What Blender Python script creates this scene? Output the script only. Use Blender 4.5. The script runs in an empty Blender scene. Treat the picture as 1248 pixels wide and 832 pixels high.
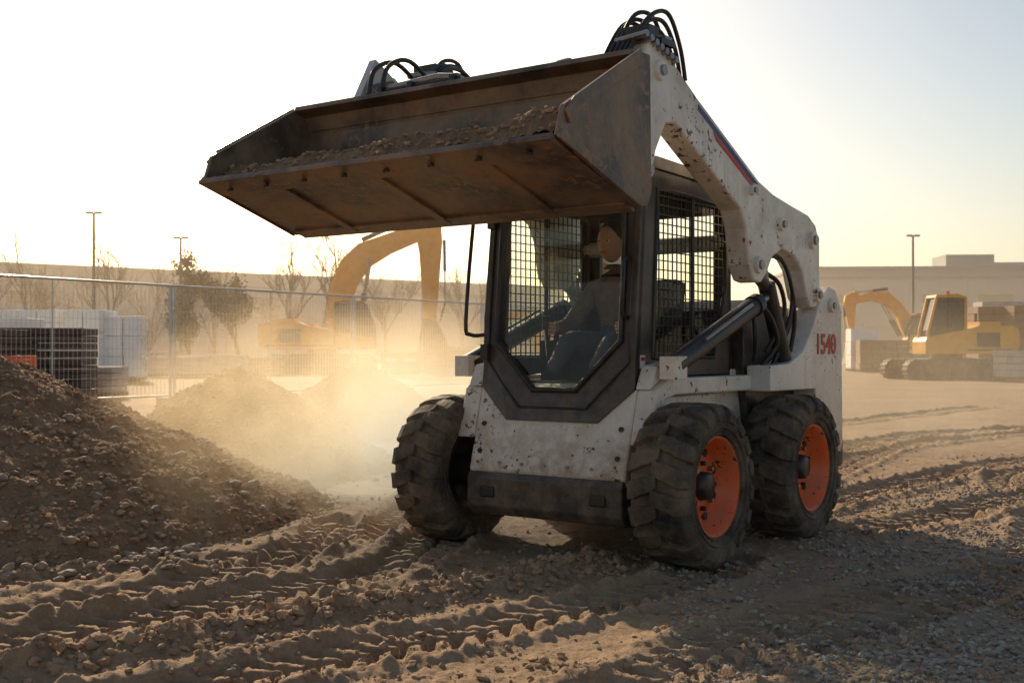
import bpy, bmesh, math, random
import numpy as np
from mathutils import Vector, Matrix, Quaternion
random.seed(7); np.random.seed(7)
scene=bpy.context.scene
scene.view_settings.view_transform='Standard'
scene.view_settings.look='None'
scene.view_settings.exposure=0

# ------------------------------------------------------------------ noise
_perm=np.random.RandomState(3).permutation(256); _perm=np.concatenate([_perm,_perm])
_ang=np.random.RandomState(4).rand(256)*2*np.pi
_gx=np.cos(_ang); _gy=np.sin(_ang)
def perlin(x,y):
    x=np.asarray(x,float); y=np.asarray(y,float)
    xi=np.floor(x).astype(np.int64); yi=np.floor(y).astype(np.int64)
    xf=x-xi; yf=y-yi; xi&=255; yi&=255
    u=xf*xf*xf*(xf*(xf*6-15)+10); v=yf*yf*yf*(yf*(yf*6-15)+10)
    def g(a,b,dx,dy):
        h=_perm[_perm[a&255]+(b&255)]
        return _gx[h]*dx+_gy[h]*dy
    n00=g(xi,yi,xf,yf); n10=g(xi+1,yi,xf-1,yf); n01=g(xi,yi+1,xf,yf-1); n11=g(xi+1,yi+1,xf-1,yf-1)
    return (n00*(1-u)+n10*u)*(1-v)+(n01*(1-u)+n11*u)*v
def fbm(x,y,f,o=4,gain=.5):
    s=0;a=1
    for i in range(o):
        s=s+a*perlin(x*f+17.3*i,y*f-9.1*i); f*=2.03; a*=gain
    return s
def sstep(a,b,x):
    t=np.clip((x-a)/(b-a),0,1); return t*t*(3-2*t)

# ------------------------------------------------------------------ materials
def new_mat(name):
    m=bpy.data.materials.new(name); m.use_nodes=True
    nt=m.node_tree; nt.nodes.clear()
    out=nt.nodes.new('ShaderNodeOutputMaterial'); b=nt.nodes.new('ShaderNodeBsdfPrincipled')
    nt.links.new(b.outputs[0],out.inputs[0])
    return m,nt,b,out
def nnoise(nt,co,scale,detail=4,rough=.55):
    n=nt.nodes.new('ShaderNodeTexNoise'); n.inputs['Scale'].default_value=scale
    n.inputs['Detail'].default_value=detail; n.inputs['Roughness'].default_value=rough
    nt.links.new(co,n.inputs['Vector']); return n.outputs['Fac']
def nmap(nt,v,a,b,c=0,d=1):
    n=nt.nodes.new('ShaderNodeMapRange'); n.inputs[1].default_value=a;n.inputs[2].default_value=b
    n.inputs[3].default_value=c;n.inputs[4].default_value=d; nt.links.new(v,n.inputs[0]); return n.outputs[0]
def nmix(nt,f,a,b):
    n=nt.nodes.new('ShaderNodeMix'); n.data_type='RGBA'
    if hasattr(f,'is_linked') or not isinstance(f,(int,float)): nt.links.new(f,n.inputs[0])
    else: n.inputs[0].default_value=f
    for v,i in ((a,6),(b,7)):
        if isinstance(v,tuple): n.inputs[i].default_value=(v[0],v[1],v[2],1)
        else: nt.links.new(v,n.inputs[i])
    return n.outputs[2]
def nmath(nt,op,a,b):
    n=nt.nodes.new('ShaderNodeMath'); n.operation=op
    for v,i in ((a,0),(b,1)):
        if isinstance(v,(int,float)): n.inputs[i].default_value=v
        else: nt.links.new(v,n.inputs[i])
    return n.outputs[0]
def mat(name,col,rough=.5,metal=0,var=.15,vs=3,bump=.15,bs=40,dirt=None,damt=.5,dz=None,ds=5,chips=None,cth=.66,cs=30,spec=.5,dlo=.42,dhi=.68,streak=0):
    m,nt,b,out=new_mat(name)
    tc=nt.nodes.new('ShaderNodeTexCoord'); co=tc.outputs['Object']
    n1=nnoise(nt,co,vs,3,.6)
    lo=tuple(c*(1-var) for c in col); hi=tuple(min(1,c*(1+var)) for c in col)
    c=nmix(nt,nmap(nt,n1,.3,.7),lo,hi)
    r=nmap(nt,n1,.3,.7,max(0,rough-.1),min(1,rough+.12))
    if dirt:
        d=nmap(nt,nnoise(nt,co,ds,6,.7),dlo,dhi)
        d=nmath(nt,'MULTIPLY',d,damt)
        if dz:
            sp=nt.nodes.new('ShaderNodeSeparateXYZ'); nt.links.new(co,sp.inputs[0])
            g=nmap(nt,sp.outputs[2],dz[0],dz[1],dz[2],0)
            nz=nmath(nt,'MULTIPLY',g,nmap(nt,nnoise(nt,co,9,6,.7),.3,.6))
            d=nmath(nt,'MAXIMUM',d,nz)
        if streak:
            mp=nt.nodes.new('ShaderNodeMapping'); mp.inputs['Scale'].default_value=(22,22,1.6); nt.links.new(co,mp.inputs[0])
            st=nmap(nt,nnoise(nt,mp.outputs[0],1,4,.6),.52,.75,0,streak)
            d=nmath(nt,'MAXIMUM',d,st)
        c=nmix(nt,d,c,dirt)
        r=nmath(nt,'MAXIMUM',r,nmath(nt,'MULTIPLY',d,.9))
    if chips:
        big=nmap(nt,nnoise(nt,co,cs*.16,2,.5),.35,.65,.07,-.05)
        ch=nmap(nt,nmath(nt,'SUBTRACT',nnoise(nt,co,cs,4,.65),big),cth,cth+.02)
        c=nmix(nt,ch,c,chips)
    nt.links.new(c,b.inputs['Base Color']); nt.links.new(r,b.inputs['Roughness'])
    b.inputs['Metallic'].default_value=metal
    b.inputs['Specular IOR Level'].default_value=spec
    if bump:
        bn=nt.nodes.new('ShaderNodeBump'); bn.inputs['Strength'].default_value=bump; bn.inputs['Distance'].default_value=.01
        nt.links.new(nnoise(nt,co,bs,4,.6),bn.inputs['Height']); nt.links.new(bn.outputs[0],b.inputs['Normal'])
    return m
DUST=(.36,.26,.17)
M={}
M['white']=mat('white_paint',(.84,.79,.71),.34,dirt=(.40,.27,.165),damt=.55,dz=(.40,1.05,.95),ds=3.5,chips=(.11,.06,.033),cth=.628,cs=24,bump=.07,var=.05,streak=.55)
M['cab']=mat('dark_cab_paint',(.035,.033,.032),.34,dirt=(.26,.19,.12),damt=.32,dz=(.7,1.3,.5),ds=5,bump=.1,streak=.14)
M['black']=mat('black_steel',(.02,.02,.02),.35,dirt=(.16,.12,.08),damt=.25,ds=8)
M['bumper']=mat('bumper_steel',(.06,.05,.043),.55,dirt=(.27,.19,.12),damt=.7,ds=6,chips=(.14,.065,.03),cth=.62,bump=.3)
M['rubber']=mat('tyre_rubber',(.037,.034,.031),.78,dirt=(.25,.18,.115),damt=.85,ds=5,bump=.4,bs=60,spec=.3,dlo=.35,dhi=.66)
M['orange']=mat('orange_rim',(.82,.125,.018),.42,dirt=(.28,.17,.10),damt=.5,ds=7,chips=(.05,.02,.01),cth=.64,cs=25)
M['bucket']=mat('worn_bucket_steel',(.145,.105,.077),.42,metal=.25,dirt=(.36,.235,.135),damt=.8,ds=3.0,chips=(.28,.14,.075),cth=.58,cs=20,bump=.3,bs=25,var=.5,streak=.4)
M['steel']=mat('bare_steel',(.35,.34,.33),.3,metal=.9,dirt=(.2,.15,.1),damt=.5)
M['hose']=mat('hydraulic_hose',(.015,.015,.015),.45,dirt=(.12,.09,.06),damt=.3,bump=.05)
M['red']=mat('red_decal',(.50,.03,.02),.4,bump=0)
M['blue']=mat('blue_decal',(.02,.05,.18),.4,bump=0)
M['decalw']=mat('label',(.7,.7,.68),.5,bump=0)
M['seat']=mat('seat_vinyl',(.03,.03,.032),.6)
M['jacket']=mat('jacket',(.22,.15,.10),.85,var=.3,vs=12,bump=.4,bs=25)
M['trousers']=mat('trousers',(.07,.075,.10),.85,bump=.4)
M['skin']=mat('skin',(.60,.35,.24),.5,var=.08,bump=.05)
M['hair']=mat('hair',(.03,.018,.01),.8,bump=.6,bs=120)
M['eye']=mat('eye_white',(.7,.68,.64),.2,bump=0)
M['pupil']=mat('pupil',(.01,.01,.01),.2,bump=0)
M['yellow']=mat('construction_yellow',(.85,.40,.03),.5,dirt=(.4,.28,.16),damt=.35,ds=1.5)
M['orange2']=mat('construction_orange',(.92,.35,.02),.5,dirt=(.4,.28,.16),damt=.22,ds=1.5)
M['track']=mat('track_steel',(.05,.045,.04),.7,dirt=DUST,damt=.6,ds=3)
M['conc']=mat('concrete',(.46,.44,.41),.85,var=.2,bump=.3,bs=12,dirt=(.28,.23,.18),damt=.35,ds=.7)
M['wrap']=mat('white_wrap',(.88,.88,.87),.3,var=.06,vs=2,bump=.5,bs=8,dirt=(.6,.54,.46),damt=.2)
M['wood']=mat('pallet_wood',(.28,.18,.11),.85,var=.3,vs=2,bump=.3)
M['darkbrick']=mat('dark_block',(.11,.075,.055),.8,var=.35,vs=3)
M['galv']=mat('galvanised_steel',(.55,.54,.52),.4,metal=.4,var=.15,bump=0)
M['bark']=mat('bark',(.10,.068,.045),.9,bump=.3)
M['leaf']=mat('leaf',(.11,.072,.028),.7,var=.4,bump=0)
M['wall']=mat('warehouse_cladding',(.42,.40,.37),.7,var=.06,vs=.2,bump=.05,dirt=(.3,.27,.23),damt=.3,ds=.3)
M['wall2']=mat('warehouse_grey',(.27,.27,.28),.7,var=.06,vs=.2,bump=.05)
M['walld']=mat('roller_door',(.16,.17,.18),.6,bump=.05)
M['plastic']=mat('orange_plastic',(.75,.13,.03),.5,bump=0)

def glass(name,tint):
    m=bpy.data.materials.new(name); m.use_nodes=True; nt=m.node_tree; nt.nodes.clear()
    out=nt.nodes.new('ShaderNodeOutputMaterial'); tr=nt.nodes.new('ShaderNodeBsdfTransparent'); g=nt.nodes.new('ShaderNodeBsdfGlossy')
    df=nt.nodes.new('ShaderNodeBsdfDiffuse'); df.inputs[0].default_value=(.35,.27,.19,1)
    tc=nt.nodes.new('ShaderNodeTexCoord')
    tr.inputs[0].default_value=(*tint,1); g.inputs['Roughness'].default_value=.03
    g.inputs[0].default_value=(.9,.9,.9,1)
    fr=nt.nodes.new('ShaderNodeLayerWeight'); fr.inputs[0].default_value=.5
    p=nmath(nt,'POWER',fr.outputs['Facing'],4.0)
    a=nmath(nt,'ADD',nmath(nt,'MULTIPLY',p,.7),.04)
    mx=nt.nodes.new('ShaderNodeMixShader'); nt.links.new(a,mx.inputs[0]); nt.links.new(tr.outputs[0],mx.inputs[1]); nt.links.new(g.outputs[0],mx.inputs[2])
    m2=nt.nodes.new('ShaderNodeMixShader')
    d=nmap(nt,nnoise(nt,tc.outputs['Object'],5,6,.7),.4,.75,.01,.12)
    nt.links.new(d,m2.inputs[0]); nt.links.new(mx.outputs[0],m2.inputs[1]); nt.links.new(df.outputs[0],m2.inputs[2])
    nt.links.new(m2.outputs[0],out.inputs[0]); return m
M['glass']=glass('dusty_glass',(.87,.92,.88))
M['darkglass']=mat('tinted_window',(.02,.025,.028),.08,bump=0,var=0,dirt=(.3,.25,.2),damt=.15)

def soil(name,c1,c2,c3,grav=None):
    m,nt,b,out=new_mat(name)
    tc=nt.nodes.new('ShaderNodeTexCoord'); co=tc.outputs['Object']
    a=nnoise(nt,co,.35,4,.6); f=nnoise(nt,co,7,5,.7); g=nnoise(nt,co,60,3,.7)
    c=nmix(nt,nmap(nt,a,.35,.65),c1,c2)
    c=nmix(nt,nmap(nt,f,.35,.7,0,.8),c,c3)
    c=nmix(nt,nmap(nt,g,.3,.7,0,.5),c,tuple(x*.45 for x in c1))
    if grav:
        sp=nt.nodes.new('ShaderNodeSeparateXYZ'); nt.links.new(co,sp.inputs[0])
        gx=nmap(nt,sp.outputs[0],.6,2.2); gy=nmap(nt,sp.outputs[1],9,5.5)
        k=nmath(nt,'MULTIPLY',gx,gy); k=nmath(nt,'MULTIPLY',k,nmap(nt,nnoise(nt,co,2.2,4,.6),.35,.55))
        c=nmix(nt,nmath(nt,'MULTIPLY',k,.8),c,grav)
    nt.links.new(c,b.inputs['Base Color']); b.inputs['Roughness'].default_value=.93; b.inputs['Specular IOR Level'].default_value=.25
    h=nnoise(nt,co,34,5,.78)
    bn=nt.nodes.new('ShaderNodeBump'); bn.inputs['Strength'].default_value=.8; bn.inputs['Distance'].default_value=.022
    nt.links.new(h,bn.inputs['Height']); nt.links.new(bn.outputs[0],b.inputs['Normal'])
    return m
M['ground']=soil('dry_earth',(.45,.295,.175),(.58,.41,.26),(.30,.19,.11),grav=(.31,.26,.205))
M['mound']=soil('mound_soil',(.34,.21,.115),(.42,.27,.15),(.20,.122,.07))
M['stone']=mat('stone',(.30,.22,.15),.85,var=.45,vs=9,bump=.4,bs=60)
M['gravel']=mat('gravel_stone',(.34,.285,.225),.85,var=.5,vs=14,bump=.3,bs=80)
M['clod']=mat('clod',(.38,.24,.14),.95,var=.3,vs=9,bump=.7,bs=50)

# ------------------------------------------------------------------ geometry builder
def empty(name,loc=(0,0,0),rz=0,scale=1,mirror=False):
    e=bpy.data.objects.new(name,None); e.location=loc; e.rotation_euler=(0,0,rz); e.scale=(-scale if mirror else scale,scale,scale)
    e.empty_display_size=.3
    scene.collection.objects.link(e); return e
class Geo:
    def __init__(s): s.v=[];s.f=[];s.m=[];s.sm=[];s.mats=[]
    def mi(s,k):
        if k not in s.mats: s.mats.append(k)
        return s.mats.index(k)
    def add(s,vs,fs,k,sm=False):
        o=len(s.v); s.v+= [tuple(v) for v in vs]; i=s.mi(k)
        for f in fs: s.f.append(tuple(o+a for a in f)); s.m.append(i); s.sm.append(sm)
    def box(s,c,sz,k,R=None):
        vs=[]
        for i in (-.5,.5):
            for j in (-.5,.5):
                for l in (-.5,.5):
                    p=Vector((i*sz[0],j*sz[1],l*sz[2]))
                    if R is not None: p=R@p
                    vs.append(p+Vector(c))
        s.add(vs,[(0,1,3,2),(4,6,7,5),(0,4,5,1),(2,3,7,6),(0,2,6,4),(1,5,7,3)],k)
    def bb(s,x0,x1,y0,y1,z0,z1,k): s.box(((x0+x1)/2,(y0+y1)/2,(z0+z1)/2),(abs(x1-x0),abs(y1-y0),abs(z1-z0)),k)
    def prism(s,poly,a0,a1,k,axis='x'):
        n=len(poly)
        def P(p,a): return (a,p[0],p[1]) if axis=='x' else ((p[0],a,p[1]) if axis=='y' else (p[0],p[1],a))
        vs=[P(p,a0) for p in poly]+[P(p,a1) for p in poly]
        s.add(vs,[tuple(range(n))[::-1],tuple(range(n,2*n))]+[(i,(i+1)%n,n+(i+1)%n,n+i) for i in range(n)],k)
    def tube(s,pts,r,k,seg=10,sub=0,caps=True):
        pts=[Vector(p) for p in pts]
        if sub:
            P=[pts[0]]+pts+[pts[-1]]; q=[]
            for i in range(1,len(P)-2):
                for j in range(sub):
                    t=j/sub; a,b,c,d=P[i-1],P[i],P[i+1],P[i+2]
                    q.append(.5*((2*b)+(c-a)*t+(2*a-5*b+4*c-d)*t*t+(3*b-a-3*c+d)*t**3))
            q.append(pts[-1]); pts=q
        rs=r if isinstance(r,(list,tuple)) else [r]*len(pts)
        if len(rs)!=len(pts): rs=[rs[0]+(rs[-1]-rs[0])*i/(len(pts)-1) for i in range(len(pts))]
        t0=(pts[1]-pts[0]).normalized(); up=Vector((0,0,1)) if abs(t0.z)<.9 else Vector((1,0,0))
        n=t0.cross(up).normalized(); vs=[]
        for i,p in enumerate(pts):
            if i==0: t=t0
            elif i==len(pts)-1: t=(pts[i]-pts[i-1]).normalized()
            else: t=((pts[i+1]-pts[i]).normalized()+(pts[i]-pts[i-1]).normalized()); t=t.normalized() if t.length>1e-6 else t0
            n=(n-t*n.dot(t)); n=n.normalized() if n.length>1e-6 else t.orthogonal().normalized()
            b=t.cross(n)
            for j in range(seg):
                a=2*math.pi*j/seg; vs.append(p+(n*math.cos(a)+b*math.sin(a))*rs[i])
        fs=[]
        for i in range(len(pts)-1):
            for j in range(seg):
                fs.append((i*seg+j,i*seg+(j+1)%seg,(i+1)*seg+(j+1)%seg,(i+1)*seg+j))
        s.add(vs,fs,k,True)
        if caps:
            s.add(vs[:seg],[tuple(range(seg))[::-1]],k); s.add(vs[-seg:],[tuple(range(seg))],k)
    def revolve(s,prof,c,k,seg=48,axis='x',sm=True):
        vs=[];n=len(prof)
        for i in range(seg):
            a=2*math.pi*i/seg
            for (h,r) in prof:
                if axis=='x': vs.append((c[0]+h,c[1]+r*math.cos(a),c[2]+r*math.sin(a)))
                else: vs.append((c[0]+r*math.cos(a),c[1]+r*math.sin(a),c[2]+h))
        fs=[]
        for i in range(seg):
            j=(i+1)%seg
            for q in range(n-1): fs.append((i*n+q,j*n+q,j*n+q+1,i*n+q+1))
        s.add(vs,fs,k,sm)
    def obj(s,name,parent=None,bevel=0,loc=None,rot=None,solid=0,recalc=True):
        me=bpy.data.meshes.new(name); me.from_pydata(s.v,[],s.f); 
        for k in s.mats: me.materials.append(M[k])
        me.polygons.foreach_set('material_index',s.m); me.polygons.foreach_set('use_smooth',s.sm); me.update()
        if recalc:
            bm=bmesh.new(); bm.from_mesh(me); bmesh.ops.recalc_face_normals(bm,faces=bm.faces); bm.to_mesh(me); bm.free()
        o=bpy.data.objects.new(name,me); scene.collection.objects.link(o)
        if parent: o.parent=parent
        if loc: o.location=loc
        if rot: o.rotation_euler=rot
        if solid:
            md=o.modifiers.new('solid','SOLIDIFY'); md.thickness=solid; md.offset=0
        if bevel:
            md=o.modifiers.new('bev','BEVEL'); md.width=bevel; md.segments=2; md.limit_method='ANGLE'; md.angle_limit=math.radians(35)
        return o
def np_mesh(name,V,F,matk,parent=None,smooth=True):
    me=bpy.data.meshes.new(name); nv=len(V); nf=len(F); k=F.shape[1]
    me.vertices.add(nv); me.vertices.foreach_set('co',V.astype(np.float32).ravel())
    me.loops.add(nf*k); me.loops.foreach_set('vertex_index',F.astype(np.int32).ravel())
    me.polygons.add(nf); me.polygons.foreach_set('loop_start',np.arange(0,nf*k,k,dtype=np.int32))
    me.polygons.foreach_set('loop_total',np.full(nf,k,dtype=np.int32))
    me.update(calc_edges=True); me.polygons.foreach_set('use_smooth',np.full(nf,smooth))
    me.materials.append(M[matk]); me.validate()
    o=bpy.data.objects.new(name,me); scene.collection.objects.link(o)
    if parent: o.parent=parent
    return o

# ------------------------------------------------------------------ ground
def catmull(pts,sub=8):
    P=[np.array(p,float) for p in pts]; P=[2*P[0]-P[1]]+P+[2*P[-1]-P[-2]]; q=[]
    for i in range(1,len(P)-2):
        for j in range(sub):
            t=j/sub; a,b,c,d=P[i-1],P[i],P[i+1],P[i+2]
            q.append(.5*((2*b)+(c-a)*t+(2*a-5*b+4*c-d)*t*t+(3*b-a-3*c+d)*t**3))
    q.append(P[-2]); return np.array(q)
TR=[ # path, half width, depth, lug pitch, kind
 ([(-3.4,3.1),(-2.1,4.2),(-1.2,5.2),(-.6,6.1),(-.4,7.1)],.18,.07,.13,0),
 ([(-2.4,2.6),(-1.0,3.9),(0.0,4.8),(.8,5.6),(1.1,6.2)],.18,.062,.13,0),
 ([(-1.0,2.6),(0.5,3.9),(1.7,5.0),(2.7,6.2),(3.6,8.0),(4.4,10.5),(6.5,13)],.17,.04,.15,0),
 ([(1.7,8.0),(2.4,8.7),(3.6,10.2),(5.5,12.2),(9,14)],.2,.06,.17,0),
 ([(2.0,7.2),(3.0,8.0),(4.3,9.4),(6.5,11),(10,12.5)],.2,.055,.17,0),
 ([(1.9,8.8),(3.0,11.0),(4.8,14),(9,17.5)],.2,.05,.2,0),
 ([(2.2,10.5),(3.5,13.0),(6.0,16),(11,19)],.25,.06,.25,0),
 ([(1.6,11.5),(2.8,14.5),(5.0,18),(9,23)],.25,.06,.3,0),
 ([(-6,3.8),(-3.6,4.9),(-2.2,5.7),(-.9,6.9),(-.6,9.5),(-.4,14)],.17,.055,.14,0),
 ([(-4.4,2.9),(-3.0,4.0),(-1.9,5.1),(-1.2,6.2),(-1.1,7.5)],.15,.05,.14,0),
 ([(-.4,2.5),(.5,4.0),(1.5,5.3),(2.6,6.0),(4.6,6.6)],.17,.03,.14,0),
 ([(-3.0,3.0),(-1.6,4.05),(-.7,4.95),(0.1,5.75),(.5,6.2)],.10,.075,.2,1),
 ([(2.6,3.0),(2.2,4.4),(2.6,6.0),(4.4,7.8),(7,9.2)],.09,.035,.2,1),
]
TRp=[(catmull(p),w,d,l,k) for p,w,d,l,k in TR]
def groundH(x,y):
    r=np.hypot(x,y)
    near=1-sstep(18,60,r)
    z=.03*fbm(x,y,.45,3)+near*(.014*fbm(x,y,1.7,3)+.010*fbm(x+5,y,5.5,3,.55))
    fine=1-sstep(9,20,r)
    cl=np.abs(fbm(x,y+3,10,3,.6)); mask=sstep(-.05,.35,perlin(x*.8+4,y*.8))
    z=z+fine*(.020*cl*(.25+.75*mask)*(1-.75*sstep(.8,2.6,x-(.2*y-.6)))+.008*fbm(x,y,26,2,.6))
    for P,w,dp,pt,kind in TRp:
        mnx,mny=P.min(0)-1; mxx,mxy=P.max(0)+1
        sel=np.where((x>mnx)&(x<mxx)&(y>mny)&(y<mxy))[0]
        if len(sel)==0: continue
        xs=x[sel];ys=y[sel];b=np.full(xs.shape,1e9);s=np.zeros(xs.shape);dd=np.zeros(xs.shape);acc=0
        for i in range(len(P)-1):
            a=P[i];v=P[i+1]-a;L=np.hypot(*v); t=np.clip(((xs-a[0])*v[0]+(ys-a[1])*v[1])/L**2,0,1)
            px_=a[0]+t*v[0]-xs;py=a[1]+t*v[1]-ys; d=np.hypot(px_,py); m=d<b
            sg=np.sign(v[0]*(ys-a[1])-v[1]*(xs-a[0]))
            b[m]=d[m]; s[m]=acc+t[m]*L; dd[m]=(sg*d)[m]; acc+=L
        wob=.025*perlin(xs*3,ys*3)
        ad=np.abs(dd+wob)
        if kind==1:
            rough=.55+1.1*np.abs(fbm(xs,ys,7,3,.65))+.5*perlin(xs*1.3,ys*1.3)
            z[sel]=z[sel]+dp*np.exp(-(ad/w)**2)*rough; continue
        inn=1-sstep(w-.025,w+.02,ad)
        ph=(s+ad*.6+np.where(dd>0,pt/2,0)+.016*perlin(xs*6,ys*6))/pt
        lug=sstep(-.35,.25,np.sin(2*np.pi*ph))*sstep(.0,.02,ad)
        brk=sstep(-.5,-.05,perlin(xs*1.7+7,ys*1.7))
        berm=np.exp(-((ad-w-.06)/.05)**2)*(.5+1.5*np.abs(fbm(xs,ys,8,2)))
        zz=z[sel]; zz=zz*(1-.7*inn)+ inn*(-dp+dp*.95*lug*(.3+.7*brk)+.009*fbm(xs,ys,22,2))+dp*.6*berm
        z[sel]=zz
    return z
rows=np.concatenate([np.linspace(-40,1.8,36)[:-1],1.8*(26/1.8)**(np.linspace(0,1,640)),26*(900/26)**(np.linspace(0,1,60))[1:]])
tc=np.linspace(-1,1,880); ext=np.linspace(0,1,26)[1:]
def colx(y):
    W=.56*max(y,1.8)+1.6 if y<26 else .56*26+1.6+(y-26)*.6
    core=tc*W; e=W+(900-W)*ext**2.4 if W<880 else W+ext*100
    return np.concatenate([-e[::-1],core,e])
X=np.array([colx(y) for y in rows]); Y=np.repeat(rows[:,None],X.shape[1],1)
Z=groundH(X.ravel(),Y.ravel())
V=np.stack([X.ravel(),Y.ravel(),Z],1)
nr,nc=X.shape; idx=np.arange(nr*nc).reshape(nr,nc)
F=np.stack([idx[:-1,:-1].ravel(),idx[:-1,1:].ravel(),idx[1:,1:].ravel(),idx[1:,:-1].ravel()],1)
np_mesh('ground',V,F,'ground')

# ------------------------------------------------------------------ stones
def ico(sub):
    bm=bmesh.new(); bmesh.ops.create_icosphere(bm,subdivisions=sub,radius=1); bm.verts.ensure_lookup_table()
    v=np.array([x.co[:] for x in bm.verts]); f=np.array([[q.index for q in x.verts] for x in bm.faces]); bm.free(); return v,f
I1=ico(1); I2=ico(2)
def scatter(name,pos,size,matk,base=I1,jit=.22,parent=None,flat=.7,smooth=False):
    v,f=base; n=len(pos); k=len(v); rs=np.random.RandomState(len(pos)+k)
    sc=size[:,None,None]*(1+rs.uniform(-.35,.35,(n,1,3)))*np.array([1,1,flat])
    V=v[None]*(1+rs.uniform(-jit,jit,(n,k,1)))*sc
    a=rs.uniform(0,2*np.pi,n); ca,sa=np.cos(a)[:,None],np.sin(a)[:,None]
    t=rs.uniform(-.5,.5,n); ct,st=np.cos(t)[:,None],np.sin(t)[:,None]
    y=V[...,1]*ct-V[...,2]*st; z=V[...,1]*st+V[...,2]*ct; x=V[...,0]
    V=np.stack([x*ca-y*sa,x*sa+y*ca,z],-1)+pos[:,None,:]
    F=(f[None]+(np.arange(n)*k)[:,None,None]).reshape(-1,3)
    return np_mesh(name,V.reshape(-1,3),F,matk,parent,smooth)
rs=np.random.RandomState(11)
def psize(n,a,b,p=2.5): return a+(b-a)*rs.rand(n)**p
def gpos(x,y,s,sink=.3): return np.stack([x,y,groundH(x,y)+s*sink],1)
n=15000; y=3.2*(13/3.2)**rs.rand(n); x=(rs.rand(n)*2-1)*(.5*y+.6); keep=rs.rand(n)<(.25+.75*(perlin(x*.9,y*.9)>0)); x=x[keep];y=y[keep]
s=psize(len(x),.003,.019,3); scatter('loose_soil_clods',gpos(x,y,s),s,'clod',I1,.3)
xs=[];ys=[]
for P,w_,dp,pt,kd in TRp:
    if kd==1:
        k=rs.randint(0,len(P)-1,1800); t=rs.rand(1800)[:,None]; p=P[k]*(1-t)+P[k+1]*t+rs.randn(1800,2)*.11; xs.append(p[:,0]);ys.append(p[:,1])
x=np.concatenate(xs);y=np.concatenate(ys); s=psize(len(x),.005,.026,2.8); scatter('ridge_clods',gpos(x,y,s),s,'clod',I1,.3)
n=260; y=3.4*(12/3.4)**rs.rand(n); x=(rs.rand(n)*2-1)*(.5*y+.5); s=psize(n,.010,.028,2.5); sx_,sy_,ss_=x,y,s
n=420; y=5.7+rs.rand(n)*1.6; x=-.42*y+(rs.rand(n)-.35)*1.6; s=psize(n,.014,.045,2.2)
x=np.concatenate([x,sx_]);y=np.concatenate([y,sy_]);s=np.concatenate([s,ss_]); scatter('loose_stones',gpos(x,y,s),s,'stone',I2,.16)
n=30000; y=3.3*(10/3.3)**rs.rand(n); x=.12*y+rs.rand(n)**.8*(.45*y+.8); keep=perlin(x*1.1+9,y*1.1)+rs.rand(n)*.5>.06; x=x[keep];y=y[keep]
s=psize(len(x),.003,.016,2); scatter('gravel',gpos(x,y,s),s,'gravel',I1,.25)

# ------------------------------------------------------------------ mounds
def mound(name,c,R,H,n=260,seed=0,asp=1.0,nst=2500,big=250):
    e=empty(name,(c[0],c[1],0))
    g=np.linspace(-1.25,1.25,n); gx,gy=np.meshgrid(g*R,g*R*asp); gx=gx.ravel();gy=gy.ravel()
    def hh(x,y):
        r=np.hypot(x,y/asp)/R; r=r*(1+.13*fbm(x+seed,y,.9/R*1.2,3))+.03*fbm(x,y+seed,2.5,3)
        prof=np.clip(1-np.sqrt(r*r+.012)*.98,-.3,1)
        base=H*prof*1.08
        return base+.045*H*fbm(x+seed,y,3.2,4,.6)+.026*np.abs(fbm(x,y+seed,14,3,.6))-.01
    z=hh(gx,gy); V=np.stack([gx,gy,z],1)
    idx=np.arange(n*n).reshape(n,n); F=np.stack([idx[:-1,:-1].ravel(),idx[:-1,1:].ravel(),idx[1:,1:].ravel(),idx[1:,:-1].ravel()],1)
    F=F[z[F].max(1)>-.12]
    np_mesh('soil',V,F,'mound',e)
    r_=np.random.RandomState(seed+5)
    a=r_.rand(nst)*2*np.pi; rr=R*(.1+.98*r_.rand(nst)**.6); x=rr*np.cos(a); y=rr*np.sin(a)*asp
    s=.005+.022*r_.rand(nst)**3; z=np.maximum(hh(x,y),0)+s*.25
    scatter('clods',np.stack([x,y,z],1),s,'clod',I1,.28,e)
    a=r_.rand(big)*2*np.pi; rr=R*(.2+.86*r_.rand(big)**.3); x=rr*np.cos(a); y=rr*np.sin(a)*asp
    s=.009+.036*r_.rand(big)**3; z=np.maximum(hh(x,y),.0)+s*.25
    scatter('stones',np.stack([x,y,z],1),s,'stone',I2,.16,e)
    return e
mound('dirt_mound',(-3.95,8.1),2.55,1.22,420,1,1.0,16000,900)
mound('dirt_mound',(-2.55,11.0),1.55,.97,260,2,1.0,4500,220)
mound('dirt_mound',(-2.05,16.0),1.45,.98,200,3,1.0,1800,80)
mound('dirt_mound',(-5.5,14.5),1.6,.55,160,4,1.0,1200,60)

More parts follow.
